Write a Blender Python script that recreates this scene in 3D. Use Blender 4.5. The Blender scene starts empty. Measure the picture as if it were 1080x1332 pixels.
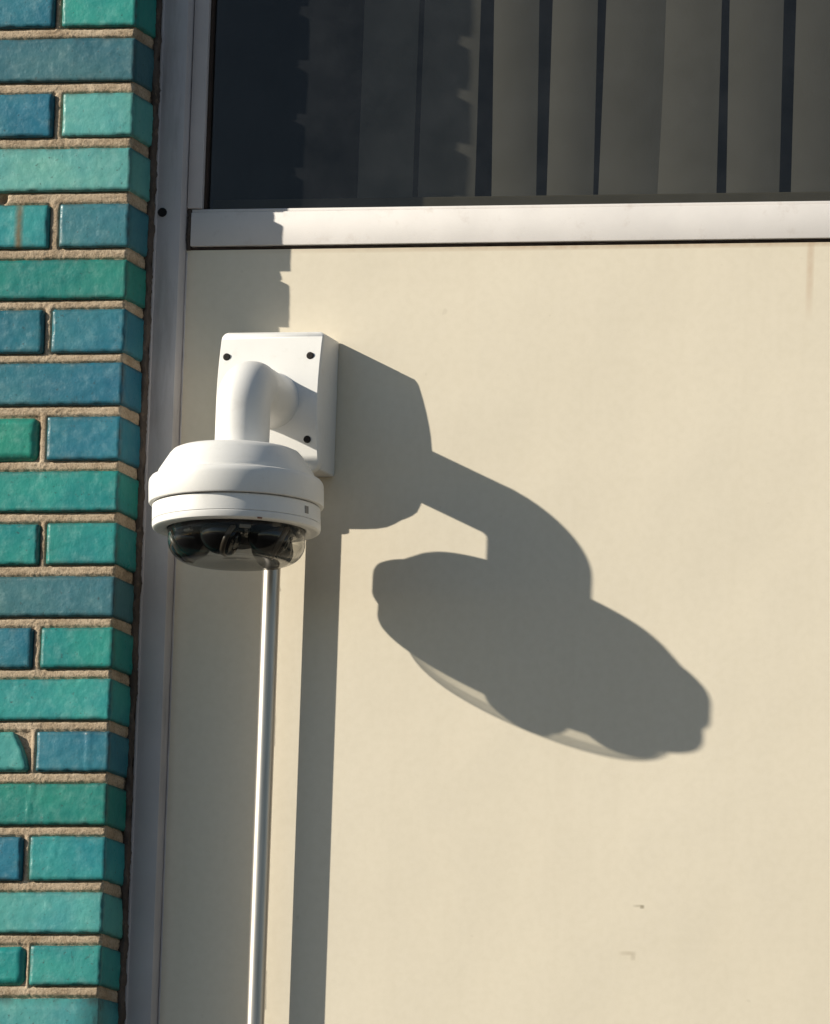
import bpy, bmesh, math, random
from mathutils import Vector, Matrix, noise

sc = bpy.context.scene
COL = sc.collection
MM = 0.001
random.seed(11)

# ------------------------------------------------------------------ camera, sky, sun, exposure
cam_data = bpy.data.cameras.new("camera")
cam = bpy.data.objects.new("camera", cam_data)
COL.objects.link(cam)
sc.camera = cam
cam_data.sensor_fit = 'VERTICAL'
cam_data.sensor_width = 36.0
cam_data.sensor_height = 36.0
cam_data.lens = 8660.055 / 1332.0 * 36.0            # long phone zoom
cam_data.shift_x = -2224.67 / 1332.0                # the photograph is an off-centre crop of a wider frame
cam_data.shift_y = 1026.78 / 1332.0
cam_data.clip_start = 0.1
cam_data.clip_end = 3000.0
yaw, pitch, roll = (math.radians(a) for a in (6.39493, 4.46495, 0.78821))
cy, sy, cp, sp = math.cos(yaw), math.sin(yaw), math.cos(pitch), math.sin(pitch)
fwd = Vector((-sy * cp, cy * cp, sp))
rgt = Vector((cy, sy, 0.0))
upv = rgt.cross(fwd)
cr, sr = math.cos(roll), math.sin(roll)
r2 = rgt * cr + upv * sr          # rolled axes
u2 = upv * cr - rgt * sr
rot = Matrix((r2, u2, -fwd)).transposed()
cam.matrix_world = Matrix.Translation(Vector((3177.657, -8253.655, -1667.238)) * MM) @ rot.to_4x4()

SUN = Vector((-1.885, -1.0, 0.912)).normalized()    # towards the sun
world = bpy.data.worlds.new("World")
sc.world = world
world.use_nodes = True
wn = world.node_tree
sky = wn.nodes.new('ShaderNodeTexSky')
sky.sky_type = 'NISHITA'
sky.sun_disc = False
sky.sun_elevation = math.asin(SUN.z)
sky.sun_rotation = math.atan2(SUN.x, SUN.y) % (2 * math.pi)
sky.air_density = 1.0
sky.dust_density = 0.3
sky.ozone_density = 1.0
bg = wn.nodes['Background']
bg.inputs['Strength'].default_value = 0.062
wn.links.new(sky.outputs['Color'], bg.inputs['Color'])

sun_data = bpy.data.lights.new("sun", 'SUN')
sun_data.energy = 4.6
sun_data.angle = math.radians(0.5)
sun_data.color = (1.0, 0.93, 0.80)
sun = bpy.data.objects.new("sun", sun_data)
COL.objects.link(sun)
sun.rotation_euler = (-SUN).to_track_quat('-Z', 'Y').to_euler()

sc.view_settings.view_transform = 'Standard'
sc.view_settings.look = 'None'
sc.view_settings.exposure = 0.46
sc.view_settings.gamma = 1.0
sc.view_settings.use_curve_mapping = False
sc.cycles.max_bounces = 10
sc.cycles.transparent_max_bounces = 16

# ------------------------------------------------------------------ object helpers
def link(name, me, mats, parent=None, smooth=False):
    o = bpy.data.objects.new(name, me)
    COL.objects.link(o)
    for m in (mats if isinstance(mats, (list, tuple)) else [mats]):
        me.materials.append(m)
    if smooth:
        for p in me.polygons:
            p.use_smooth = True
    if parent is not None:
        o.parent = parent
    return o

def from_bm(name, bm, mats, parent=None, smooth=False):
    bmesh.ops.recalc_face_normals(bm, faces=bm.faces)
    me = bpy.data.meshes.new(name)
    bm.to_mesh(me)
    bm.free()
    return link(name, me, mats, parent, smooth)

def thing(name, label, cat, loc=(0, 0, 0)):
    o = bpy.data.objects.new(name, None)
    COL.objects.link(o)
    o.empty_display_size = 0.05
    o["label"] = label
    o["category"] = cat
    return o

def box_bm(bm, x0, x1, y0, y1, z0, z1, bevel=0.0, seg=2):
    """mm box, optionally bevelled"""
    r = bmesh.ops.create_cube(bm, size=1.0)
    vs = r['verts']
    for v in vs:
        v.co = Vector(((x0 + x1) / 2 + v.co.x * (x1 - x0), (y0 + y1) / 2 + v.co.y * (y1 - y0),
                       (z0 + z1) / 2 + v.co.z * (z1 - z0))) * MM
    if bevel > 0:
        es = list({e for v in vs for e in v.link_edges})
        bmesh.ops.bevel(bm, geom=es, offset=bevel * MM, segments=seg, profile=0.5, affect='EDGES')

def grid_box(size, step, rnd, amp_lo, amp_hi, seed, fine=None, ragged=0.0):
    """rounded, slightly uneven box centred on the origin (mm): verts, faces"""
    n = [max(1, int(round(size[i] / step[i]))) for i in range(3)]
    half = [s / 2 for s in size]
    def line(a, i):
        if n[a] < 4:
            return -half[a] + size[a] * i / n[a]
        if i == 0: return -half[a]
        if i == n[a]: return half[a]
        return -half[a] + rnd + (size[a] - 2 * rnd) * (i - 1) / (n[a] - 2)
    vid = {}
    verts, faces = [], []
    off = Vector((seed * 7.31, seed * 3.77, seed * 1.93))
    def vert(i, j, k):
        key = (i, j, k)
        if key in vid:
            return vid[key]
        p = Vector((line(0, i), line(1, j), line(2, k)))
        lim = [max(h - rnd, 0.01) for h in half]
        q = Vector([max(-lim[a], min(lim[a], p[a])) for a in range(3)])
        d = p - q
        if d.length > 1e-6:
            p = q + d.normalized() * rnd
        nrm = d.normalized() if d.length > 1e-6 else Vector((0, 0, 0))
        lo = noise.noise(p * 0.013 + off)
        mid = noise.noise(p * 0.05 + off * 2.0)
        hi = noise.noise(p * 0.17 + off * 3.0)
        disp = lo * amp_lo + mid * amp_lo * 0.5 + hi * amp_hi
        if fine:
            disp += fine(p)
        if ragged and sum(1 for a in range(3) if abs(d[a]) > 1e-4) > 1:
            e = noise.noise(p * 0.09 + off) + 0.6 * noise.noise(p * 0.31 + off * 1.7)
            disp -= ragged * (0.35 + max(0.0, e) * 2.2)
        p = p + nrm * disp
        vid[key] = len(verts)
        verts.append(p)
        return vid[key]
    for a in range(3):
        b, c = (a + 1) % 3, (a + 2) % 3
        for side in (0, n[a]):
            for u in range(n[b]):
                for v in range(n[c]):
                    quad = []
                    for du, dv in ((0, 0), (1, 0), (1, 1), (0, 1)):
                        ijk = [0, 0, 0]
                        ijk[a] = side; ijk[b] = u + du; ijk[c] = v + dv
                        quad.append(vert(*ijk))
                    if side == 0:
                        quad.reverse()
                    faces.append(quad)
    return verts, faces

def lathe_bm(bm, prof, seg=96, axis_pt=(0, 0, 0)):
    """revolve (r, z) profile in mm round the vertical axis"""
    rings = []
    for r, z in prof:
        if r < 1e-4:
            rings.append([bm.verts.new(((axis_pt[0]) * MM, axis_pt[1] * MM, (axis_pt[2] + z) * MM))])
        else:
            rings.append([bm.verts.new(((axis_pt[0] + r * math.cos(2 * math.pi * k / seg)) * MM,
                                        (axis_pt[1] + r * math.sin(2 * math.pi * k / seg)) * MM,
                                        (axis_pt[2] + z) * MM)) for k in range(seg)])
    for a, b in zip(rings, rings[1:]):
        for k in range(seg):
            k2 = (k + 1) % seg
            if len(a) == 1 and len(b) == 1:
                continue
            if len(a) == 1:
                bm.faces.new((a[0], b[k], b[k2]))
            elif len(b) == 1:
                bm.faces.new((a[k], b[0], a[k2]))
            else:
                bm.faces.new((a[k], b[k], b[k2], a[k2]))

def sweep_bm(bm, pts, radii, seg=40, caps=True):
    """tube through pts (mm) with radius per point"""
    rings = []
    up = Vector((1, 0, 0))
    n = len(pts)
    for i, p in enumerate(pts):
        t = (Vector(pts[min(i + 1, n - 1)]) - Vector(pts[max(i - 1, 0)])).normalized()
        a = (up - t * up.dot(t)).normalized()
        b = t.cross(a)
        rings.append([bm.verts.new((Vector(p) + (a * math.cos(2 * math.pi * k / seg) + b * math.sin(2 * math.pi * k / seg)) * radii[i]) * MM)
                      for k in range(seg)])
    for a, b in zip(rings, rings[1:]):
        for k in range(seg):
            k2 = (k + 1) % seg
            bm.faces.new((a[k], a[k2], b[k2], b[k]))
    if caps:
        bm.faces.new(rings[0][::-1])
        bm.faces.new(rings[-1])

def shade_by_angle(o, deg=35):
    me = o.data
    for p in me.polygons:
        p.use_smooth = True
    try:
        me.set_sharp_from_angle(angle=math.radians(deg))
    except Exception:
        pass

# ------------------------------------------------------------------ materials
def new_mat(name):
    m = bpy.data.materials.new(name)
    m.use_nodes = True
    nt = m.node_tree
    b = nt.nodes['Principled BSDF']
    return m, nt, b

def N(nt, t, **kw):
    n = nt.nodes.new(t)
    for k, v in kw.items():
        setattr(n, k, v)
    return n

def coords(nt, scale=(1, 1, 1), rnd=False):
    tc = N(nt, 'ShaderNodeTexCoord')
    mp = N(nt, 'ShaderNodeMapping')
    mp.inputs['Scale'].default_value = scale
    nt.links.new(tc.outputs['Object'], mp.inputs['Vector'])
    if rnd:
        oi = N(nt, 'ShaderNodeObjectInfo')
        mu = N(nt, 'ShaderNodeMath', operation='MULTIPLY')
        mu.inputs[1].default_value = 37.0
        nt.links.new(oi.outputs['Random'], mu.inputs[0])
        cb = N(nt, 'ShaderNodeCombineXYZ')
        for i in range(3):
            nt.links.new(mu.outputs[0], cb.inputs[i])
        nt.links.new(cb.outputs[0], mp.inputs['Location'])
    return mp.outputs['Vector']

def noise_tex(nt, vec, scale, detail=4, rough=0.55):
    n = N(nt, 'ShaderNodeTexNoise')
    n.inputs['Scale'].default_value = scale
    n.inputs['Detail'].default_value = detail
    n.inputs['Roughness'].default_value = rough
    nt.links.new(vec, n.inputs['Vector'])
    return n.outputs['Fac']

def ramp(nt, fac, stops):
    r = N(nt, 'ShaderNodeValToRGB')
    els = r.color_ramp.elements
    while len(els) < len(stops):
        els.new(0.5)
    for e, (p, c) in zip(els, stops):
        e.position = p
        e.color = c if len(c) == 4 else (*c, 1)
    nt.links.new(fac, r.inputs['Fac'])
    return r.outputs['Color']

def mixc(nt, a, b, fac, mode='MIX'):
    m = N(nt, 'ShaderNodeMix', data_type='RGBA', blend_type=mode)
    for sock, val in ((m.inputs['Factor'], fac), (m.inputs['A'], a), (m.inputs['B'], b)):
        if hasattr(val, 'is_linked'):
            nt.links.new(val, sock)
        elif isinstance(val, (int, float)):
            sock.default_value = val
        else:
            sock.default_value = (*val, 1)
    # colour sockets are the RGBA ones
    return m

def mix_rgb(nt, a, b, fac, mode='MIX'):
    m = N(nt, 'ShaderNodeMixRGB', blend_type=mode)
    for key, val in (('Fac', fac), ('Color1', a), ('Color2', b)):
        s = m.inputs[key]
        if isinstance(val, bpy.types.NodeSocket):
            nt.links.new(val, s)
        elif isinstance(val, (int, float)):
            s.default_value = val
        else:
            s.default_value = (*val, 1)
    return m.outputs['Color']

def bump(nt, b, height, strength, dist):
    bp = N(nt, 'ShaderNodeBump')
    bp.inputs['Strength'].default_value = strength
    bp.inputs['Distance'].default_value = dist
    nt.links.new(height, bp.inputs['Height'])
    nt.links.new(bp.outputs['Normal'], b.inputs['Normal'])
    return bp

def painted(name, col, rough=0.4, var=0.05, bump_amt=0.0, scale=60, spec=0.5, dirt=None, dirt_amt=0.3, stretch=1.0):
    m, nt, b = new_mat(name)
    v = coords(nt)
    n1 = noise_tex(nt, v, scale * 0.2, 5)
    c = ramp(nt, n1, [(0.3, tuple(x * (1 - var) for x in col)), (0.7, tuple(min(1, x * (1 + var * 0.6)) for x in col))])
    if dirt:
        nd = noise_tex(nt, coords(nt, (1, 1, stretch)) if stretch != 1.0 else v, scale * 0.5, 8, 0.7)
        f = ramp(nt, nd, [(0.55, (0, 0, 0)), (0.78, (dirt_amt,) * 3)])
        c = mix_rgb(nt, c, dirt, f)
    nt.links.new(c, b.inputs['Base Color'])
    b.inputs['Roughness'].default_value = rough
    b.inputs['Specular IOR Level'].default_value = spec
    if bump_amt:
        bump(nt, b, noise_tex(nt, v, scale * 12, 3), bump_amt, 0.0006)
    return m

# glazed brick: the glaze colour is the object's own colour
def brick_mat(stain=None):
    m, nt, b = new_mat("glazed_brick")
    v = coords(nt, rnd=True)
    oi = N(nt, 'ShaderNodeObjectInfo')
    base = oi.outputs['Color']
    n1 = noise_tex(nt, v, 14, 5, 0.6)
    n2 = noise_tex(nt, v, 60, 6, 0.65)
    f1 = ramp(nt, n1, [(0.34, (0, 0, 0)), (0.68, (1, 1, 1))])
    n0 = noise_tex(nt, v, 7, 3, 0.5)
    hue = ramp(nt, n0, [(0.32, (0.80, 0.94, 1.04)), (0.68, (1.25, 1.03, 0.94))])
    base = mix_rgb(nt, base, hue, 1.0, 'MULTIPLY')
    darker = mix_rgb(nt, base, (0.66, 0.78, 0.82), 1.0, 'MULTIPLY')
    c = mix_rgb(nt, darker, base, f1)
    f2 = ramp(nt, n2, [(0.52, (0, 0, 0)), (0.74, (0.26, 0.26, 0.26))])
    pale = mix_rgb(nt, base, (0.50, 0.72, 0.68), 0.30)
    c = mix_rgb(nt, c, pale, f2)
    n3 = noise_tex(nt, v, 190, 3, 0.6)
    f3 = ramp(nt, n3, [(0.63, (0, 0, 0)), (0.73, (0.6, 0.6, 0.6))])
    c = mix_rgb(nt, c, (0.03, 0.045, 0.045), f3)
    ea = N(nt, 'ShaderNodeAttribute')             # darker, noise-broken colour towards the brick edges
    ea.attribute_name = "edge"
    ge = N(nt, 'ShaderNodeMath', operation='MULTIPLY_ADD')
    nt.links.new(n2, ge.inputs[0]); ge.inputs[1].default_value = 2.2; ge.inputs[2].default_value = -0.55
    gm = N(nt, 'ShaderNodeMath', operation='MULTIPLY'); gm.use_clamp = True
    nt.links.new(ge.outputs[0], gm.inputs[0]); nt.links.new(ea.outputs['Fac'], gm.inputs[1])
    c = mix_rgb(nt, c, (0.035, 0.04, 0.035), gm.outputs[0])
    if stain:            # rusty run down the face below a hole in the mortar
        tc = N(nt, 'ShaderNodeTexCoord')
        sx = N(nt, 'ShaderNodeSeparateXYZ')
        nt.links.new(tc.outputs['Object'], sx.inputs[0])
        a = N(nt, 'ShaderNodeMath', operation='SUBTRACT'); a.inputs[1].default_value = stain[0]
        nt.links.new(sx.outputs['X'], a.inputs[0])
        q = N(nt, 'ShaderNodeMath', operation='ABSOLUTE'); nt.links.new(a.outputs[0], q.inputs[0])
        w_ = N(nt, 'ShaderNodeMapRange'); w_.inputs['From Min'].default_value = stain[1]; w_.inputs['From Max'].default_value = 0.001
        nt.links.new(q.outputs[0], w_.inputs['Value'])
        f = N(nt, 'ShaderNodeMath', operation='MULTIPLY'); nt.links.new(w_.outputs[0], f.inputs[0]); nt.links.new(n2, f.inputs[1])
        f2_ = N(nt, 'ShaderNodeMath', operation='MULTIPLY'); f2_.inputs[1].default_value = 1.7; f2_.use_clamp = True
        nt.links.new(f.outputs[0], f2_.inputs[0])
        c = mix_rgb(nt, c, (0.14, 0.12, 0.07), f2_.outputs[0])
    nt.links.new(c, b.inputs['Base Color'])
    r = ramp(nt, n2, [(0.3, (0.26,) * 3), (0.7, (0.48,) * 3)])
    nt.links.new(r, b.inputs['Roughness'])
    b.inputs['Specular IOR Level'].default_value = 0.28
    nb = noise_tex(nt, v, 70, 4, 0.6)
    nb2 = noise_tex(nt, v, 260, 5, 0.7)
    ad = N(nt, 'ShaderNodeMath', operation='MULTIPLY_ADD')
    nt.links.new(nb2, ad.inputs[0]); ad.inputs[1].default_value = 0.14
    nt.links.new(nb, ad.inputs[2])
    bump(nt, b, ad.outputs[0], 0.42, 0.0022)
    return m

def mortar_mat():
    m, nt, b = new_mat("sandy_mortar")
    v = coords(nt)
    n1 = noise_tex(nt, v, 24, 5, 0.6)
    n2 = noise_tex(nt, v, 330, 3, 0.7)
    c = ramp(nt, n1, [(0.3, (0.34, 0.255, 0.17)), (0.7, (0.55, 0.44, 0.32))])
    f = ramp(nt, n2, [(0.36, (0.5, 0.5, 0.5)), (0.5, (0, 0, 0))])
    c = mix_rgb(nt, c, (0.12, 0.085, 0.055), f)
    f = ramp(nt, n2, [(0.58, (0, 0, 0)), (0.72, (0.5, 0.5, 0.5))])
    c = mix_rgb(nt, c, (0.62, 0.53, 0.40), f)
    nt.links.new(c, b.inputs['Base Color'])
    b.inputs['Roughness'].default_value = 0.95
    b.inputs['Specular IOR Level'].default_value = 0.1
    bump(nt, b, noise_tex(nt, v, 420, 4, 0.7), 0.9, 0.002)
    return m

def panel_mat():
    m, nt, b = new_mat("cream_enamel_panel")
    v = coords(nt)
    n1 = noise_tex(nt, v, 2.2, 4, 0.5)
    n2 = noise_tex(nt, v, 90, 4, 0.6)
    c = ramp(nt, n1, [(0.3, (0.715, 0.640, 0.505)), (0.7, (0.755, 0.680, 0.545))])
    f = ramp(nt, n2, [(0.35, (0.12,) * 3), (0.6, (0, 0, 0))])
    c = mix_rgb(nt, c, (0.55, 0.48, 0.34), f)
    st = noise_tex(nt, coords(nt, (1, 1, 0.04)), 26, 5, 0.6)
    c = mix_rgb(nt, c, (0.52, 0.44, 0.31), ramp(nt, st, [(0.52, (0, 0, 0)), (0.75, (0.06,) * 3)]))
    sk = noise_tex(nt, v, 48, 2, 0.5)
    c = mix_rgb(nt, c, (0.30, 0.24, 0.16), ramp(nt, sk, [(0.735, (0, 0, 0)), (0.77, (0.12,) * 3)]))
    sp = N(nt, 'ShaderNodeSeparateXYZ')
    nt.links.new(v, sp.inputs[0])
    def gauss(axis, centre, width):
        s = N(nt, 'ShaderNodeMath', operation='SUBTRACT')
        nt.links.new(sp.outputs[axis], s.inputs[0]); s.inputs[1].default_value = centre
        d = N(nt, 'ShaderNodeMath', operation='DIVIDE')
        nt.links.new(s.outputs[0], d.inputs[0]); d.inputs[1].default_value = width
        q = N(nt, 'ShaderNodeMath', operation='MULTIPLY')
        nt.links.new(d.outputs[0], q.inputs[0]); nt.links.new(d.outputs[0], q.inputs[1])
        e = N(nt, 'ShaderNodeMath', operation='MULTIPLY_ADD')
        nt.links.new(q.outputs[0], e.inputs[0]); e.inputs[1].default_value = -1; e.inputs[2].default_value = 1
        e.use_clamp = True
        return e.outputs[0]
    def mul(a, bb):
        q = N(nt, 'ShaderNodeMath', operation='MULTIPLY')
        nt.links.new(a, q.inputs[0])
        if isinstance(bb, (int, float)):
            q.inputs[1].default_value = bb
        else:
            nt.links.new(bb, q.inputs[1])
        return q.outputs[0]
    # rust run below the rail and two scuffs low on the panel
    for cx, cz, wx, wz, amt, col in ((0.5195, 0.33, 0.006, 0.085, 0.34, (0.42, 0.24, 0.12)),
                                     (0.3215, -0.5182, 0.0035, 0.003, 0.8, (0.22, 0.18, 0.11)),
                                     (0.316, -0.517, 0.008, 0.0022, 0.35, (0.30, 0.25, 0.16)),
                                     (0.304, -0.5785, 0.013, 0.0035, 0.35, (0.38, 0.31, 0.2)),
                                     (0.3115, -0.583, 0.004, 0.006, 0.35, (0.34, 0.28, 0.18)),
                                     (0.3, 0.349, 0.60, 0.006, 0.5, (0.40, 0.27, 0.16))):
        g = mul(mul(gauss('X', cx, wx), gauss('Z', cz, wz)), n2)
        c = mix_rgb(nt, c, col, mul(g, amt * 2))
    nt.links.new(c, b.inputs['Base Color'])
    b.inputs['Roughness'].default_value = 0.36
    b.inputs['Specular IOR Level'].default_value = 0.4
    # slight oil-canning of the sheet
    h = noise_tex(nt, v, 4.5, 2, 0.4)
    h2 = noise_tex(nt, v, 650, 2, 0.5)
    bp = bump(nt, b, h, 0.30, 0.012)
    bp2 = N(nt, 'ShaderNodeBump')
    bp2.inputs['Strength'].default_value = 0.14
    bp2.inputs['Distance'].default_value = 0.0006
    nt.links.new(h2, bp2.inputs['Height'])
    nt.links.new(bp2.outputs['Normal'], bp.inputs['Normal'])
    return m

def glass_mat(name, tint, refl_rough=0.0, ior=1.45, dust=0.0, dust_col=(0.5, 0.5, 0.45), edge=None):
    m = bpy.data.materials.new(name)
    m.use_nodes = True
    nt = m.node_tree
    nt.nodes.clear()
    out = N(nt, 'ShaderNodeOutputMaterial')
    tr = N(nt, 'ShaderNodeBsdfTransparent')
    if edge is None:
        tr.inputs['Color'].default_value = (*tint, 1)
    else:
        lw = N(nt, 'ShaderNodeLayerWeight')
        lw.inputs['Blend'].default_value = 0.5
        c = ramp(nt, lw.outputs['Facing'], [(0.30, tint), (0.66, (0.60, 0.60, 0.59)), (0.86, (0.66, 0.66, 0.65)), (0.98, edge)])
        nt.links.new(c, tr.inputs['Color'])
    gl = N(nt, 'ShaderNodeBsdfGlossy')
    gl.inputs['Roughness'].default_value = refl_rough
    lf = N(nt, 'ShaderNodeLayerWeight')            # Schlick, the same from both sides of the sheet
    lf.inputs['Blend'].default_value = 0.5
    pw = N(nt, 'ShaderNodeMath', operation='POWER')
    nt.links.new(lf.outputs['Facing'], pw.inputs[0])
    pw.inputs[1].default_value = 5.0
    f0 = ((ior - 1) / (ior + 1)) ** 2
    fr = N(nt, 'ShaderNodeMath', operation='MULTIPLY_ADD')
    nt.links.new(pw.outputs[0], fr.inputs[0])
    fr.inputs[1].default_value = 1 - f0
    fr.inputs[2].default_value = f0
    mx = N(nt, 'ShaderNodeMixShader')
    nt.links.new(fr.outputs[0], mx.inputs['Fac'])
    nt.links.new(tr.outputs[0], mx.inputs[1])
    nt.links.new(gl.outputs[0], mx.inputs[2])
    last = mx.outputs[0]
    if dust > 0:
        df = N(nt, 'ShaderNodeBsdfDiffuse')
        df.inputs['Color'].default_value = (*dust_col, 1)
        mx2 = N(nt, 'ShaderNodeMixShader')
        v = coords(nt)
        f = ramp(nt, noise_tex(nt, v, 16, 6, 0.6), [(0.3, (dust * 0.45,) * 3), (0.72, (dust * 1.6,) * 3)])
        nt.links.new(f, mx2.inputs['Fac'])
        nt.links.new(last, mx2.inputs[1])
        nt.links.new(df.outputs[0], mx2.inputs[2])
        last = mx2.outputs[0]
    nt.links.new(last, out.inputs['Surface'])
    return m

def metal_mat(name, col, rough, streak=True):
    m, nt, b = new_mat(name)
    v = coords(nt, (1, 1, 0.03))
    n = noise_tex(nt, v, 420, 3)
    c = ramp(nt, n, [(0.3, tuple(x * 0.75 for x in col)), (0.7, col)])
    nt.links.new(c, b.inputs['Base Color'])
    b.inputs['Metallic'].default_value = 1.0
    b.inputs['Roughness'].default_value = rough
    bump(nt, b, noise_tex(nt, coords(nt), 60, 3), 0.08, 0.001)
    return m

M_brick = brick_mat()
M_stain = brick_mat((0.062, 0.0075))
M_mortar = mortar_mat()
M_panel = panel_mat()
M_alu = painted("weathered_grey_aluminium", (0.52, 0.49, 0.49), 0.5, 0.10, 0.25, 60, 0.4, (0.22, 0.19, 0.175), 0.6, stretch=0.12)
M_rail = painted("off_white_rail_paint", (0.645, 0.61, 0.585), 0.5, 0.08, 0.2, 60, 0.4, (0.40, 0.33, 0.28), 0.55)
M_gasket = painted("dark_gasket", (0.05, 0.035, 0.028), 0.85, 0.3, 0.6, 120, 0.2, (0.12, 0.07, 0.04), 0.7)
M_sealant = painted("dark_sealant", (0.10, 0.08, 0.068), 0.9, 0.4, 0.8, 150, 0.2, (0.26, 0.19, 0.13), 0.9)
M_black = painted("hole_shade_black", (0.01, 0.01, 0.01), 0.9)
M_white = painted("white_powder_coat", (0.79, 0.775, 0.745), 0.40, 0.035, 0.2, 90, 0.4, (0.46, 0.41, 0.34), 0.22)
M_screw = painted("shade_dark_screw", (0.03, 0.027, 0.025), 0.8, 0.2, spec=0.1)
M_lensblack = painted("gloss_black_plastic", (0.010, 0.010, 0.011), 0.11, 0.1, spec=0.5)
M_core = painted("dark_grey_plastic", (0.022, 0.022, 0.023), 0.35, 0.1)
M_bezel = painted("brown_grey_bezel", (0.10, 0.08, 0.06), 0.35, 0.1)  # brown tone stands in for the sunlit strip on the barrel
M_badge = painted("grey_badge", (0.20, 0.19, 0.18), 0.4, 0.3)
M_rust = painted("rust_spot", (0.26, 0.12, 0.07), 0.9, 0.3)
M_slat = painted("beige_blind_fabric", (0.63, 0.62, 0.55), 0.9, 0.07, 0.2, 40, 0.1)
M_room = painted("dark_room_paint", (0.20, 0.22, 0.25), 0.9, 0.1)
M_stool = painted("inner_sill_paint", (0.40, 0.37, 0.27), 0.8, 0.1)
M_pave = painted("concrete_paving", (0.088, 0.080, 0.074), 0.9, 0.15, 0.2, 4, 0.2)
M_glass = glass_mat("tinted_window_glass", (0.30, 0.298, 0.29), 0.0, 1.38, 0.018, (0.45, 0.47, 0.5))
M_dome = glass_mat("clear_dome_plastic", (0.94, 0.94, 0.93), 0.05, 1.28, 0.0, edge=(0.12, 0.12, 0.115))
M_rim = glass_mat("shadow_dimming_rim_tint", (0.52, 0.52, 0.51), 0.04, 1.30, 0.0, edge=(0.12, 0.12, 0.12))  # smoky tint added to dim the pale crescents in the dome's shadow
M_lensglass, _nt, _b = new_mat("lens_glass")
_b.inputs['Base Color'].default_value = (0.01, 0.018, 0.022, 1)
_b.inputs['Roughness'].default_value = 0.03
_b.inputs['Specular IOR Level'].default_value = 0.8
M_conduit = metal_mat("galvanised_conduit", (0.52, 0.49, 0.45), 0.40)

# ------------------------------------------------------------------ setting: pavement far below
bm = bmesh.new()
g = 400000
vs = [bm.verts.new(Vector(p) * MM) for p in ((-g, -g, -3500), (g, -g, -3500), (g, g, -3500), (-g, g, -3500))]
bm.faces.new(vs)
o = from_bm("pavement", bm, M_pave)
o["kind"] = "structure"

# dark room behind the window (open towards the glass)
bm = bmesh.new()
rx0, rx1, ry0, ry1, rz0, rz1 = -330, 1700, 60, 1700, 352, 1500
box_bm(bm, rx0 - 30, rx0, ry0, ry1, rz0, rz1)
box_bm(bm, rx1, rx1 + 30, ry0, ry1, rz0, rz1)
box_bm(bm, rx0 - 30, rx1 + 30, ry1 + 2, ry1 + 30, rz0, rz1)
box_bm(bm, rx0 - 30, rx1 + 30, ry0 - 40, ry1 + 30, rz1 + 2, rz1 + 32)
box_bm(bm, rx0 - 30, rx1 + 30, ry0 - 40, ry1 + 30, rz0 - 30, rz0 - 2)
o = from_bm("room", bm, M_room)
o["kind"] = "structure"

# ------------------------------------------------------------------ glazed brick pier
BX, BY = -360.8, -96.7           # front right corner
pier = thing("brick_pier", "turquoise and blue glazed brick pier with sandy mortar at the left", "brick wall")
TEAL = (0.022, 0.270, 0.240); GREEN = (0.022, 0.240, 0.195); AQUA = (0.085, 0.345, 0.315)
BLUE = (0.030, 0.180, 0.235); STEEL = (0.048, 0.195, 0.230); GREYB = (0.050, 0.165, 0.190); LIGHT = (0.120, 0.39, 0.365)
SEA = (0.036, 0.305, 0.290)
# (z of the brick's lower edge, corner brick is a header?, colours from the corner leftwards)
courses = [
    (838.0, True, [BLUE, TEAL]), (767.0, False, [SEA, AQUA]),
    (696.0, False, [BLUE, TEAL]),
    (624.1, True, [TEAL, BLUE]), (551.8, False, [GREYB, STEEL]), (479.1, True, [LIGHT, BLUE]),
    (406.5, False, [LIGHT, AQUA]), (332.6, True, [STEEL, SEA]), (264.8, False, [GREEN, TEAL]),
    (194.0, True, [BLUE, BLUE]), (125.4, False, [BLUE, STEEL]), (52.9, True, [BLUE, GREEN]),
    (-14.5, False, [TEAL, GREEN]), (-83.8, True, [TEAL, TEAL]), (-152.0, False, [GREYB, STEEL]),
    (-219.1, True, [TEAL, BLUE]), (-287.1, False, [SEA, TEAL]), (-354.0, True, [BLUE, AQUA]),
    (-423.8, False, [GREEN, TEAL]), (-495.5, True, [SEA, BLUE]), (-564.1, False, [AQUA, SEA]),
    (-631.7, True, [SEA, TEAL]), (-701.0, False, [AQUA, TEAL]), (-771.0, True, [BLUE, SEA]),
    (-841.0, False, [TEAL, BLUE])]
joint_x = {624.1: (-473.6, -462.1), 479.1: (-470.2, -456.6), 332.6: (-470.3, -454.7), 194.0: (-472.1, -459.6), 52.9: (-473.6, -460.1),
           -83.8: (-467.1, -455.7), -219.1: (-470.8, -457.4), -354.0: (-469.5, -459.2), -495.5: (-473.1, -461.7), -631.7: (-464.6, -456.2)}
tops = [c[0] for c in courses]
palette = [TEAL, GREEN, AQUA, BLUE, STEEL, SEA, LIGHT]
seed = 0
RECTS = []
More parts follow.
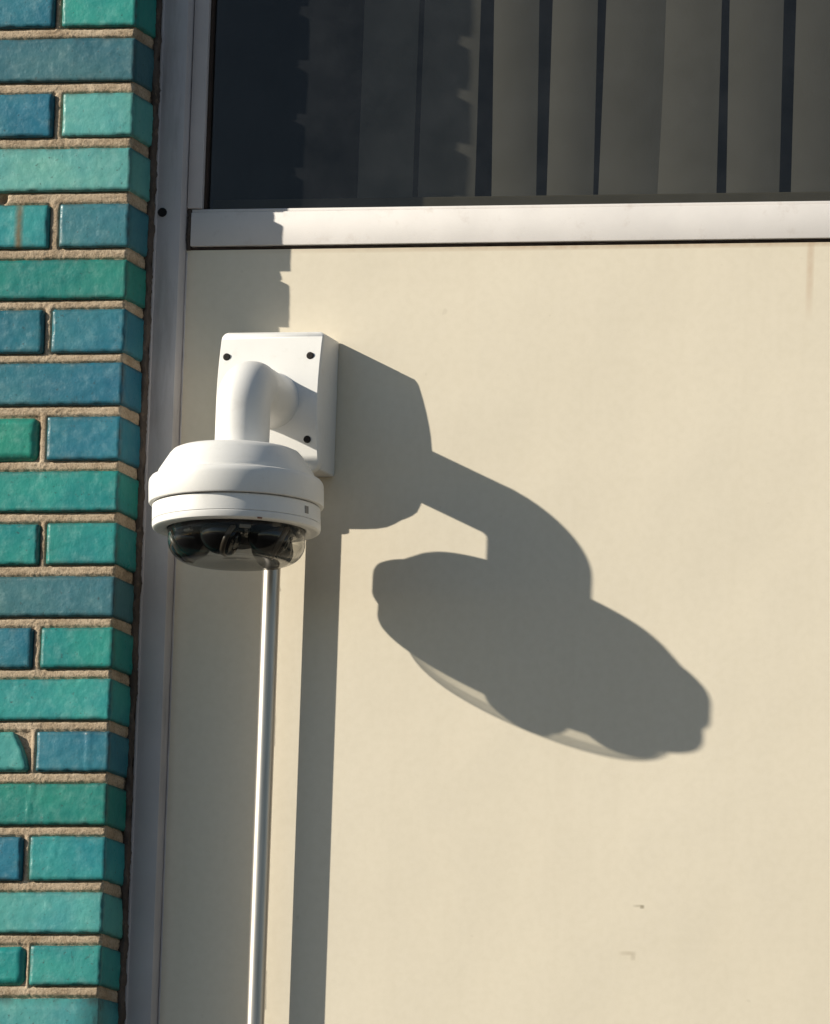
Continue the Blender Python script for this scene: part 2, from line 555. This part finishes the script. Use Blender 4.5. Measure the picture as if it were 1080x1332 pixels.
def add_brick(x0, x1, z0, z1, col, seed, visible=True, rnd=1.2, fine=None, shape=None, mat=None):
    w, h, d = x1 - x0, z1 - z0, 98.0
    st = (3.6, 8.0, 3.4) if visible else (25.0, 30.0, 20.0)
    verts, faces = grid_box((w, d, h), st, rnd, 0.8, 0.45, seed, fine, 0.9)
    if shape:
        verts = [shape(v) for v in verts]
    me = bpy.data.meshes.new("brick")
    me.from_pydata([v * MM for v in verts], [], faces)
    at = me.attributes.new("edge", 'FLOAT', 'POINT')
    hx, hy, hz = w / 2, d / 2, h / 2
    vals = []
    for v in verts:
        ds = sorted((hx - abs(v.x), hy - abs(v.y), hz - abs(v.z)))
        vals.append(math.exp(-max(0.0, ds[1] - 0.6) / 2.4))
    at.data.foreach_set("value", vals)
    o = link("brick", me, mat or M_brick, pier, True)
    RECTS.append((x0, x1, z0, z1))
    yj = random.uniform(-0.7, 0.7)
    o.location = Vector(((x0 + x1) / 2, BY + d / 2 + yj, (z0 + z1) / 2)) * MM
    o.rotation_euler = (random.uniform(-.004, .004), random.uniform(-.004, .004), random.uniform(-.004, .004))
    k = random.uniform(0.93, 1.06)
    o.color = tuple(c * k * random.uniform(0.96, 1.04) for c in col) + (1,)
    return o

def crease(xc, slant, amp, width=2.0):
    def f(p):
        d = (p.x - xc - slant * p.z) / width
        return amp * math.exp(-d * d) if p.y < 0 else 0.0
    return f

def broken(v):
    t = (v.z + 27) / 54
    if v.x > 60 and t > 0:
        v = v.copy(); v.x -= 21 * t ** 1.6
    return v

def lowlip(p):
    d = (p.z + 24) / 2.2
    return 0.9 * math.exp(-d * d) if p.y < 0 else 0.0

for i, (zb, header, cols) in enumerate(courses):
    nxt = courses[i - 1][0] if i else zb + 71
    zt = nxt - random.uniform(14.0, 16.5)
    zt = min(zt, zb + 56.5)
    vis = -700 <= zb <= 700
    x1 = BX + random.uniform(-0.6, 0.6)
    x0 = joint_x.get(zb, (-469, -456.5))[1] if header else BX - 200 + random.uniform(-2, 2)
    k = 0
    while x1 > -900:
        col = cols[k] if k < 2 else random.choice(palette)
        fine = None
        rnd = 1.7
        shape = mat = None
        if k == 0 and zb == -354.0: fine = crease(20, 0.0, 1.5, 1.6)
        if k == 0 and zb == -423.8: fine = crease(-3, 0.12, 1.4, 1.6)
        if k == 0 and zb == -14.5: fine = lowlip
        if k == 0 and zb == -495.5: fine = crease(-21, 0.25, 0.9, 1.5)
        if k == 1 and zb in (52.9, -631.7): rnd = 8.0
        if k == 1 and zb == -354.0: rnd, shape = 3.0, broken
        if k == 1 and zb == 332.6: mat = M_stain
        ob = add_brick(x0, x1, zb, zt, col, seed, vis and x1 > -600, rnd, fine, shape, mat)
        seed += 1
        k += 1
        if header and k == 1:
            x1 = joint_x.get(zb, (-469, -456.5))[0]
        else:
            x1 = x0 - random.uniform(11, 14)
        # the bond repeats: stretcher courses step by full bricks
        x0 = x1 - 200 + random.uniform(-2, 2)

# mortar: one L-shaped, rough, recessed sheet round the corner with a solid core behind it
REC = 4.0
def edge_dist(x, z):
    """distance to the nearest brick edge (0 inside a brick)"""
    best = 99.0
    for x0, x1, z0, z1 in RECTS:
        if z < z0 - 20 or z > z1 + 20:
            continue
        dx = max(x0 - x, 0, x - x1); dz = max(z0 - z, 0, z - z1)
        best = min(best, math.hypot(dx, dz))
    return best
def mortar_mesh():
    path = []            # (x, y, nx, ny)
    fx, fy, cr_ = BX - 1.6, BY + REC, 5.0
    x = -900.0
    while x < -600: path.append((x, fy, 0, -1)); x += 20
    while x < fx - cr_:
        path.append((x, fy, 0, -1))
        x += 1.6 if -480 < x < -446 else 3.0
    for a in range(0, 6):
        t = a / 5 * math.pi / 2
        path.append((fx - cr_ + cr_ * math.sin(t), fy + cr_ - cr_ * math.cos(t), math.sin(t), -math.cos(t)))
    y = fy + cr_ + 3
    while y < -14: path.append((fx, y, 1, 0)); y += 3.2
    path.append((fx, 30, 1, 0))
    zs = []
    z = -900.0
    edges = sorted({(r[2], r[3]) for r in RECTS})
    while z <= 900:
        zs.append(z)
        near = any(z > b - 2 or z < a + 1 for a, b in edges if a - 2 <= z <= b + 2) or not any(a <= z <= b for a, b in edges)
        z += (1.6 if near else 4.0) if -700 < z < 700 else 12.0
    verts, faces = [], []
    for z in zs:
        for (x, y, nx, ny) in path:
            p = Vector((x, y, z))
            d = (0.0 if ny < -0.9 else noise.noise(p * 0.045) * 2.2 - 1.0) + noise.noise(p * 0.02) * 0.8 + noise.noise(p * 0.11) * 0.6 + noise.noise(p * 0.33) * 0.95
            ed = edge_dist(min(x, BX - 0.5), z) if x > -600 else 3
            d -= (4.6 if ny < -0.9 else 1.2) * math.exp(-(ed / 2.3) ** 2)          # raked back along the bricks
            pit = ((x + 535.0) / 6.0) ** 2 + ((z - 399.0) / 6.5) ** 2
            if ny < -0.5 and pit < 4:
                d -= 14.0 * math.exp(-pit * pit)
            verts.append(Vector((x + nx * d, y + ny * d, z)) * MM)
    n = len(path)
    for k in range(len(zs) - 1):
        for j in range(n - 1):
            a = k * n + j
            faces.append((a, a + 1, a + n + 1, a + n))
    # core behind, so the sheet has a body
    c0 = len(verts)
    back = [(-900, 30), (-900, BY + 20)]
    for z in (zs[0], zs[-1]):
        for x, y in ((-900, fy), (-900, 30), (fx, 30)):
            verts.append(Vector((x, y, z)) * MM)
    faces += [(c0, c0 + 1, c0 + 4, c0 + 3), (c0 + 1, c0 + 2, c0 + 5, c0 + 4)]
    me = bpy.data.meshes.new("mortar")
    me.from_pydata(verts, [], faces)
    return me
mo = link("mortar", mortar_mesh(), M_mortar, pier, True)

# ------------------------------------------------------------------ window frame: mullion, bead, rail, glass
FY = -22.0
frame = thing("window_frame", "weathered grey and white metal window frame with dark tinted pane above the cream panel", "window")
bm = bmesh.new()
box_bm(bm, -357.6, -322.8, FY, 20, -1400, 1400, 1.2)
o = from_bm("mullion", bm, M_alu, frame)
shade_by_angle(o)
# stepped outer lip of the mullion along the brick
bm = bmesh.new()
box_bm(bm, -358.2, -355.0, FY - 2.0, FY + 4, -1400, 1400, 0.8)
o = from_bm("mullion_lip", bm, M_alu, frame); shade_by_angle(o)
# glazing bead beside the pane
bm = bmesh.new()
box_bm(bm, -321.8, -301.5, -5.0, 22, 404.5, 1400, 1.5)
o = from_bm("glazing_bead", bm, M_alu, frame); shade_by_angle(o)
bm = bmesh.new()
box_bm(bm, -301.2, -297.5, 0.5, 14, 404.5, 1400, 0.5)
o = from_bm("gasket", bm, M_gasket, frame)
# bottom rail with its upper lip and the rusty groove under it
bm = bmesh.new()
box_bm(bm, -316.0, 1650, -5.0, 24, 354.0, 399.2, 1.4)
o = from_bm("rail", bm, M_rail, frame); shade_by_angle(o)
bm = bmesh.new()
box_bm(bm, -316.0, 1650, -2.0, 22, 399.6, 403.6, 0.6)
o = from_bm("rail_lip", bm, M_rail, frame); shade_by_angle(o)
def rough_strip(name, x0, x1, y0, y1, z0, z1, mat, axis, amp, step=4.0, sd=0):
    n = [max(1, int((b - a) / (step if ax == axis else 3.0))) for ax, (a, b) in enumerate(((x0, x1), (y0, y1), (z0, z1)))]
    verts, faces = grid_box((x1 - x0, y1 - y0, z1 - z0), [((x1 - x0) / n[0]), ((y1 - y0) / n[1]), ((z1 - z0) / n[2])], 1.4, 0, 0, sd)
    ctr = Vector(((x0 + x1) / 2, (y0 + y1) / 2, (z0 + z1) / 2))
    out = []
    for v in verts:
        p = v + ctr
        q = Vector((noise.noise(p * 0.06 + Vector((sd, 0, 0))), noise.noise(p * 0.06 + Vector((0, 9 + sd, 0))), noise.noise(p * 0.06 + Vector((0, 0, 21 + sd)))))
        h = Vector((noise.noise(p * 0.3), noise.noise(p * 0.3 + Vector((5, 0, 0))), noise.noise(p * 0.3 + Vector((0, 7, 0)))))
        dlt = (q * amp + h * amp * 0.6)
        dlt[axis] = 0
        out.append((p + dlt) * MM)
    me = bpy.data.meshes.new(name)
    me.from_pydata(out, [], faces)
    return link(name, me, mat, frame, True)
rough_strip("gasket", -321.0, 1650, -1.2, 12, 350.8, 353.4, M_gasket, 0, 0.9, 5.0, 3)
rough_strip("sealant", -321.8, -316.5, -3.5, 8, 349.0, 404.0, M_sealant, 2, 3.0, 2.5, 5)
rough_strip("sealant", -364.0, -357.4, -36.0, -8, -900, 900, M_sealant, 2, 3.4, 4.0, 13)
rough_strip("sealant", -322.2, -320.6, -1.5, 6, -1000, 347.0, M_alu, 2, 0.5, 8.0, 17)
# pane
bm = bmesh.new()
vs = [bm.verts.new(Vector(p) * MM) for p in ((-306, 6, 400.5), (1650, 6, 400.5), (1650, 6, 1400), (-306, 6, 1400))]
bm.faces.new(vs)
pane = from_bm("pane", bm, M_glass, frame)
# drilled hole near the brick, its inner shade painted as black ring and disc
bm = bmesh.new()
lathe_bm(bm, [(0, 0), (6.0, 0), (6.0, 1.2), (5.2, 1.6), (5.0, -1.0), (0, -1.2)][1:5], 28)
for v in bm.verts:
    x, y, z = v.co
    v.co = Vector((x, -z, y)) + Vector((-347.5, FY - 0.2, 395.2)) * MM
from_bm("screw_hole", bm, M_black, frame)
bm = bmesh.new()
lathe_bm(bm, [(0, 0.7), (5.6, 0.7)], 28)
for v in bm.verts:
    x, y, z = v.co
    v.co = Vector((x, -z, y)) + Vector((-347.5, FY - 0.2, 395.2)) * MM
from_bm("screw_hole", bm, M_black, frame)

# spandrel panel
bm = bmesh.new()
box_bm(bm, -322.3, 1650, 0.0, 40, -1400, 349.6)
panel = from_bm("spandrel_panel", bm, M_panel)
panel["label"] = "large smooth cream enamel wall panel below the window, carrying the camera's shadow"
panel["category"] = "wall panel"

# ------------------------------------------------------------------ vertical blind behind the pane
blind = thing("vertical_blind", "beige vertical slat blind hanging behind the dark window pane", "blind")
# (left edge top, left edge bottom, right edge top, right edge bottom, turn)
slats = [(-135, -136, -61, -62, 3), (-53, -54, 23, 23.7, 2), (42.7, 47.8, 103.3, 107.7, 3),
         (122.3, 122.4, 183.2, 185.3, 2), (196.9, 193.7, 276, 274, 6), (272, 271, 353, 353.6, -4), (363.5, 367.1, 436.6, 438, 2),
         (454.3, 454.6, 531, 531, 5), (538, 539, 606, 606, 3), (622, 622, 690, 690, 3)]
blind.location = Vector((2.6, -16.0, -1.3)) * MM
for j, (xa, xb, xc, xd, turn) in enumerate(slats):
    zt, zb = 1300.0, 441.0 + (j % 3)
    verts, faces = [], []
    nu, nv = 8, 10
    for side in (0, 1):
        for v in range(nv + 1):
            t = v / nv
            z = zb + (zt - zb) * t
            u_ = (z - 445) / 262.0
            u_ = min(max(u_, 0), 1.2)
            xl = xb + (xa - xb) * u_
            xr = xd + (xc - xd) * u_
            for u in range(nu + 1):
                s = u / nu
                yy = 120 + (s - 0.5) * turn - 3.0 * (1 - (2 * s - 1) ** 2) + (1.0 if side else 0) + (1.2 if j % 2 else 0)
                yy += 1.2 * noise.noise(Vector((j * 3.1, z * 0.006, s)))
                verts.append(Vector((xl + (xr - xl) * s, yy, z)) * MM)
    W = nu + 1
    S = W * (nv + 1)
    for v in range(nv):
        for u in range(nu):
            a = v * W + u
            faces.append((a, a + 1, a + W + 1, a + W))
            faces.append((S + a, S + a + W, S + a + W + 1, S + a + 1))
    for v in range(nv):
        for e in (0, nu):
            a = v * W + e
            faces.append((a, a + W, S + a + W, S + a))
    for u in range(nu):
        for r in (0, nv):
            a = r * W + u
            faces.append((a, S + a, S + a + 1, a + 1))
    me = bpy.data.meshes.new("slat")
    me.from_pydata(verts, [], faces)
    shade_by_angle(link("slat", me, M_slat, blind), 30)
# headrail the slats hang from
bm = bmesh.new()
box_bm(bm, -310, 720, 100, 142, 1302, 1345, 3)
from_bm("headrail", bm, M_slat, blind)
# inner sill upstand below the blind
bm = bmesh.new()
box_bm(bm, -322, 1650, 78, 92, 354, 436.5, 2)
sill = from_bm("inner_sill", bm, M_stool, None)
sill["label"] = "low olive upstand inside the window under the blind"
sill["category"] = "window sill"

# ------------------------------------------------------------------ wall bracket
AX, AT, AZ = -164.0, -177.0, 134.3           # camera axis x, y and arm height
CXB = -177.4                                 # box centre
bracket = thing("wall_bracket", "white wall mount box with a tubular elbow arm fixed to the cream panel", "camera bracket")
bm = bmesh.new()
box_bm(bm, CXB - 67.8, CXB + 67.6, -47.0, -0.5, 46.6, 226.0, 3.0, 3)
o = from_bm("mount_box", bm, M_white, bracket); shade_by_angle(o)
# cover: flat at the top, bulging in the middle, rounded shield-like lower edge
def cover():
    HW = 68.6
    out = [(-HW + 9, 226.5), (HW - 6, 226.5)]
    for a in range(1, 6):
        t = math.pi / 2 * (1 - a / 5)
        out.append((HW - 6 + 6 * math.cos(t), 220.5 + 6 * math.sin(t)))
    for z in (205, 190, 175, 160, 145, 130, 115, 100, 85, 72, 62):
        out.append((HW, z))
    low = [(HW, 53), (65, 47.5), (60, 43.5), (53, 40), (44, 35), (34, 31), (20, 29), (0, 28.6)]
    out += low
    out += [(-x, z) for x, z in low[-2::-1]]
    for z in (62, 72, 85, 100, 115, 130, 145, 160, 175, 190, 205):
        out.append((-HW, z))
    for a in range(0, 5):
        t = math.pi / 2 * (1 + (5 - a) / 5)
        out.append((-HW + 9 + 9 * math.cos(t), 217.5 + 9 * math.sin(t)))
    def depth(z):
        u = (z - 133) / 91.0
        return 69.5 - 12.3 * min(1.0, abs(u)) ** 1.8
    bm = bmesh.new()
    rings = []
    nlay = [(0.0, 'back'), (0.0, 'front'), (1.6, 'front')]
    cz = 133
    ring_back = [bm.verts.new(Vector((CXB + x, -47.4, z)) * MM) for x, z in out]
    def shrink(x, z, d):
        return (x - math.copysign(min(d, abs(x)), x) if abs(x) > 1 else x, z - math.copysign(d, z - cz) if abs(z - cz) > 40 else z)
    ring_f1 = [bm.verts.new(Vector((CXB + x, -(depth(z) - 1.6), z)) * MM) for x, z in out]
    f2 = [shrink(x, z, 1.3) for x, z in out]
    ring_f2 = [bm.verts.new(Vector((CXB + x, -depth(z), z)) * MM) for x, z in f2]
    n = len(out)
    for a, b in ((ring_back, ring_f1), (ring_f1, ring_f2)):
        for k in range(n):
            bm.faces.new((a[k], a[(k + 1) % n], b[(k + 1) % n], b[k]))
    # front face as horizontal strips between matching left/right outline points
    top = [ring_f2[0], ring_f2[1]]
    i, j = 1, 0
    right = list(range(1, n // 2 + 1))
    # pair points by walking both sides
    R_ = [k for k in range(1, 1 + (n - 2) // 2 + 1)]
    L_ = [(0 - (k - 1)) % n for k in R_]
    for a in range(len(R_) - 1):
        q = [ring_f2[L_[a]], ring_f2[R_[a]], ring_f2[R_[a + 1]], ring_f2[L_[a + 1]]]
        q2 = []
        for v in q:
            if v not in q2:
                q2.append(v)
        if len(q2) >= 3:
            bm.faces.new(q2)
    return bm
o = from_bm("cover_plate", cover(), M_white, bracket); shade_by_angle(o, 40)
# screws: near-black discs, the shade of their recesses put into the colour
for x, z in ((-235.5, 192.8), (-123.3, 193.4), (-122.6, 83.2), (-235.0, 83.0)):
    bm = bmesh.new()
    lathe_bm(bm, [(0, 1.0), (1.3, 1.0), (1.5, 1.2), (4.3, 1.3), (4.8, 1.0), (4.8, -4)], 24)
    u = (z - 133) / 91.0
    dep = 69.5 - 12.3 * abs(u) ** 1.8
    for v in bm.verts:
        a, b, c = v.co
        v.co = Vector((a, -c, b)) + Vector((x, -dep, z)) * MM
    o = from_bm("screw", bm, M_screw, bracket); shade_by_angle(o)
# arm: flared root, straight run, tight elbow, drop
pts, rad = [], []
RB, BR = 33.6, 34.6
x_at = lambda y: -170.0 + (AX + 170.0) * min(1, (-y - 70) / 100.0)
for y, r in ((-60, 37.5), (-67, 37.0), (-70, 36.2), (-74, 35.0), (-80, 34.0), (-88, RB), (-110, RB), (-130, RB), (AT + BR, RB)):
    pts.append((x_at(y), y, AZ)); rad.append(r)
for a in range(1, 13):
    t = math.pi / 2 * a / 12
    pts.append((AX, AT + BR - BR * math.sin(t), AZ - BR + BR * math.cos(t))); rad.append(RB)
for z in (80, 70, 60, 52, 47, 43, 40):
    pts.append((AX, AT, z)); rad.append(RB if z > 47 else RB + (47 - z) * 0.35)
bm = bmesh.new()
sweep_bm(bm, pts, rad, 64)
o = from_bm("arm", bm, M_white, bracket); shade_by_angle(o, 50)

# ------------------------------------------------------------------ dome camera
dome = thing("dome_camera", "white round multi lens dome security camera hanging under the wall bracket arm", "security camera")
TILT = Matrix.Rotation(math.radians(1.2), 4, 'X') @ Matrix.Rotation(math.radians(-1.8), 4, 'Y')
DX, DT, DS = -167.4, -182.0, 0.970
AXP = Vector((DX, DT, 2.5)) * MM
def dome_part(name, prof, mat, seg=128, ang=30, smooth=None):
    bm = bmesh.new()
    lathe_bm(bm, [(r * DS, z) for r, z in prof], seg)
    bmesh.ops.transform(bm, matrix=Matrix.Translation(AXP) @ TILT, verts=bm.verts)
    o = from_bm(name, bm, mat, dome)
    shade_by_angle(o, ang)
    return o
dome_part("cap", [(0, 44), (60, 44), (66, 43.4), (74, 42.2), (80, 39.5), (84.5, 34.5), (98.6, 13.0), (99.5, 9.5), (100, 7.5), (101.5, 6.8), (103, 6.5), (103, 0)], M_white)
dome_part("housing_band", [(99, 5.8), (104.5, 5.6), (107.5, 4.4), (110, 1.0), (110.8, -2.5), (111, -8), (111, -27.5), (110.3, -29.2), (108.8, -29.6), (104, -29.6)], M_white)
dome_part("lower_band", [(100, -30.2), (104.5, -30.4), (106.3, -31.8), (106.6, -34), (106.8, -51.4), (106.2, -52)], M_white)
dome_part("trim_ring", [(104, -52.2), (106.3, -52.3), (106.9, -53.2), (106.8, -57.5), (106, -60.4), (104.0, -61.9), (101, -62.6), (93, -62.2), (89.5, -61.4), (87.8, -60), (87.8, -54)], M_white)
# clear dome cover (outer skin)
def bubble(r0, z0, h, er, dip):
    prof = [(r0, z0), (r0, z0 - (h - er) * 0.5), (r0, z0 - (h - er))]
    for a in range(1, 11):
        t = math.pi / 2 * a / 10
        prof.append((r0 - er + er * math.cos(t), z0 - (h - er) - er * math.sin(t)))
    zb = z0 - h
    for f in (0.8, 0.6, 0.45, 0.3, 0.15, 0.0):
        r = (r0 - er) * f
        prof.append((r, zb + dip * (1 - f) ** 1.3 if f > 0 else zb + dip))
    return prof
o = dome_part("dome_cover", bubble(87.0, -58, 45, 27, 5), M_dome, 128, 60)
o.data.materials.append(M_rim)
for p in o.data.polygons:
    if 0.22 < abs(p.normal.z) < 0.94:
        p.material_index = 1  # rounded faces take the shadow-dimming tint
# inside: mounting plate, hub and four camera modules
dome_part("core_plate", [(0, -57.5), (86, -57.5), (86, -60.5), (60, -62), (30, -62), (26, -70), (20, -82), (0, -82)], M_core)
for k, (az, laz, dn) in enumerate(((-68, -96, 0.6), (2, 98, 0.5), (68, 118, 0.5), (150, 190, 0.45))):
    a = math.radians(az)
    d = Vector((math.sin(a), -math.cos(a), 0))
    cpos = Vector((0, 0, -75.0)) + d * 55
    la = math.radians(laz)
    look = Vector((math.sin(la), -math.cos(la), -dn)).normalized()
    rotm = look.to_track_quat('Z', 'Y').to_matrix().to_4x4()
    xf = Matrix.Translation(AXP) @ TILT @ Matrix.Translation(cpos * MM) @ rotm
    bm = bmesh.new()
    prof = [(0, -26)]
    for q in range(1, 12):
        t = math.pi * q / 16
        prof.append((26 * math.sin(t), -26 * math.cos(t)))
    prof += [(21, 13), (21, 20), (20, 21.5), (13.5, 22.5), (12.2, 21), (12.2, 19), (0, 19)]
    lathe_bm(bm, prof, 48)
    bmesh.ops.transform(bm, matrix=xf, verts=bm.verts)
    mod = from_bm("lens_module", bm, M_lensblack, dome); shade_by_angle(mod, 40)
    bm = bmesh.new()
    prof = [(12, 20)] + [(12 * math.cos(t), 20 + 6 * math.sin(t)) for t in (0.3, 0.6, 0.9, 1.2)] + [(0, 26)]
    lathe_bm(bm, prof, 40)
    bmesh.ops.transform(bm, matrix=xf, verts=bm.verts)
    from_bm("lens", bm, M_lensglass, mod, True)
    bm = bmesh.new()
    lathe_bm(bm, [(21.2, 11), (24.2, 11.6), (24.0, 17.0), (21.1, 17.6)], 48)
    bmesh.ops.transform(bm, matrix=xf, verts=bm.verts)
    from_bm("bezel", bm, M_bezel, mod, True)
dome_part("shroud", [(84, -58), (80, -66), (72, -69), (62, -66), (40, -66), (30, -72), (18, -76), (0, -76)], M_lensblack, 64, 40)
# small fixings on the plate seen through the cover
for az, rr in ((-35, 70), (30, 74), (-100, 72), (95, 70)):
    a = math.radians(az)
    bm = bmesh.new()
    box_bm(bm, -7, 7, -3, 3, -70, -60.8, 1)
    bmesh.ops.transform(bm, matrix=Matrix.Translation(AXP) @ TILT @ Matrix.Translation(Vector((math.sin(a) * rr, -math.cos(a) * rr, 0)) * MM) @ Matrix.Rotation(a, 4, 'Z'), verts=bm.verts)
    from_bm("clip", bm, M_badge, dome)
# small grey badge on the lower band and a rust spot on its edge
def on_band(az, r, z, w, h, mat, name):
    a = math.radians(az); r = r * DS
    bm = bmesh.new()
    box_bm(bm, -w / 2, w / 2, -0.5, 0.6, z - h / 2, z + h / 2, 0.3)
    bmesh.ops.transform(bm, matrix=Matrix.Translation(AXP) @ TILT @ Matrix.Translation(Vector((math.sin(a) * r, -math.cos(a) * r, 0)) * MM) @ Matrix.Rotation(a, 4, 'Z'), verts=bm.verts)
    return from_bm(name, bm, mat, dome)
on_band(78, 106.8, -42, 7.5, 9.5, M_badge, "badge")
on_band(38, 106.4, -61.5, 6, 2.2, M_rust, "rust_spot")

# ------------------------------------------------------------------ conduit
conduit = thing("conduit_pipe", "bare shiny metal conduit pipe running down the panel below the camera", "pipe")
PX, PY, PR = -178.8, -30.2, 11.3
bm = bmesh.new()
lathe_bm(bm, [(0, 46), (PR, 46), (PR, -1400), (0, -1400)], 48, (PX, PY, 0))
o = from_bm("pipe", bm, M_conduit, conduit); shade_by_angle(o)
bm = bmesh.new()
lathe_bm(bm, [(PR, 46), (19, 46), (19, 38), (16, 36), (16, 14), (14.5, 12), (PR, 12)], 32, (PX, PY, 0))
o = from_bm("connector", bm, M_conduit, conduit); shade_by_angle(o)
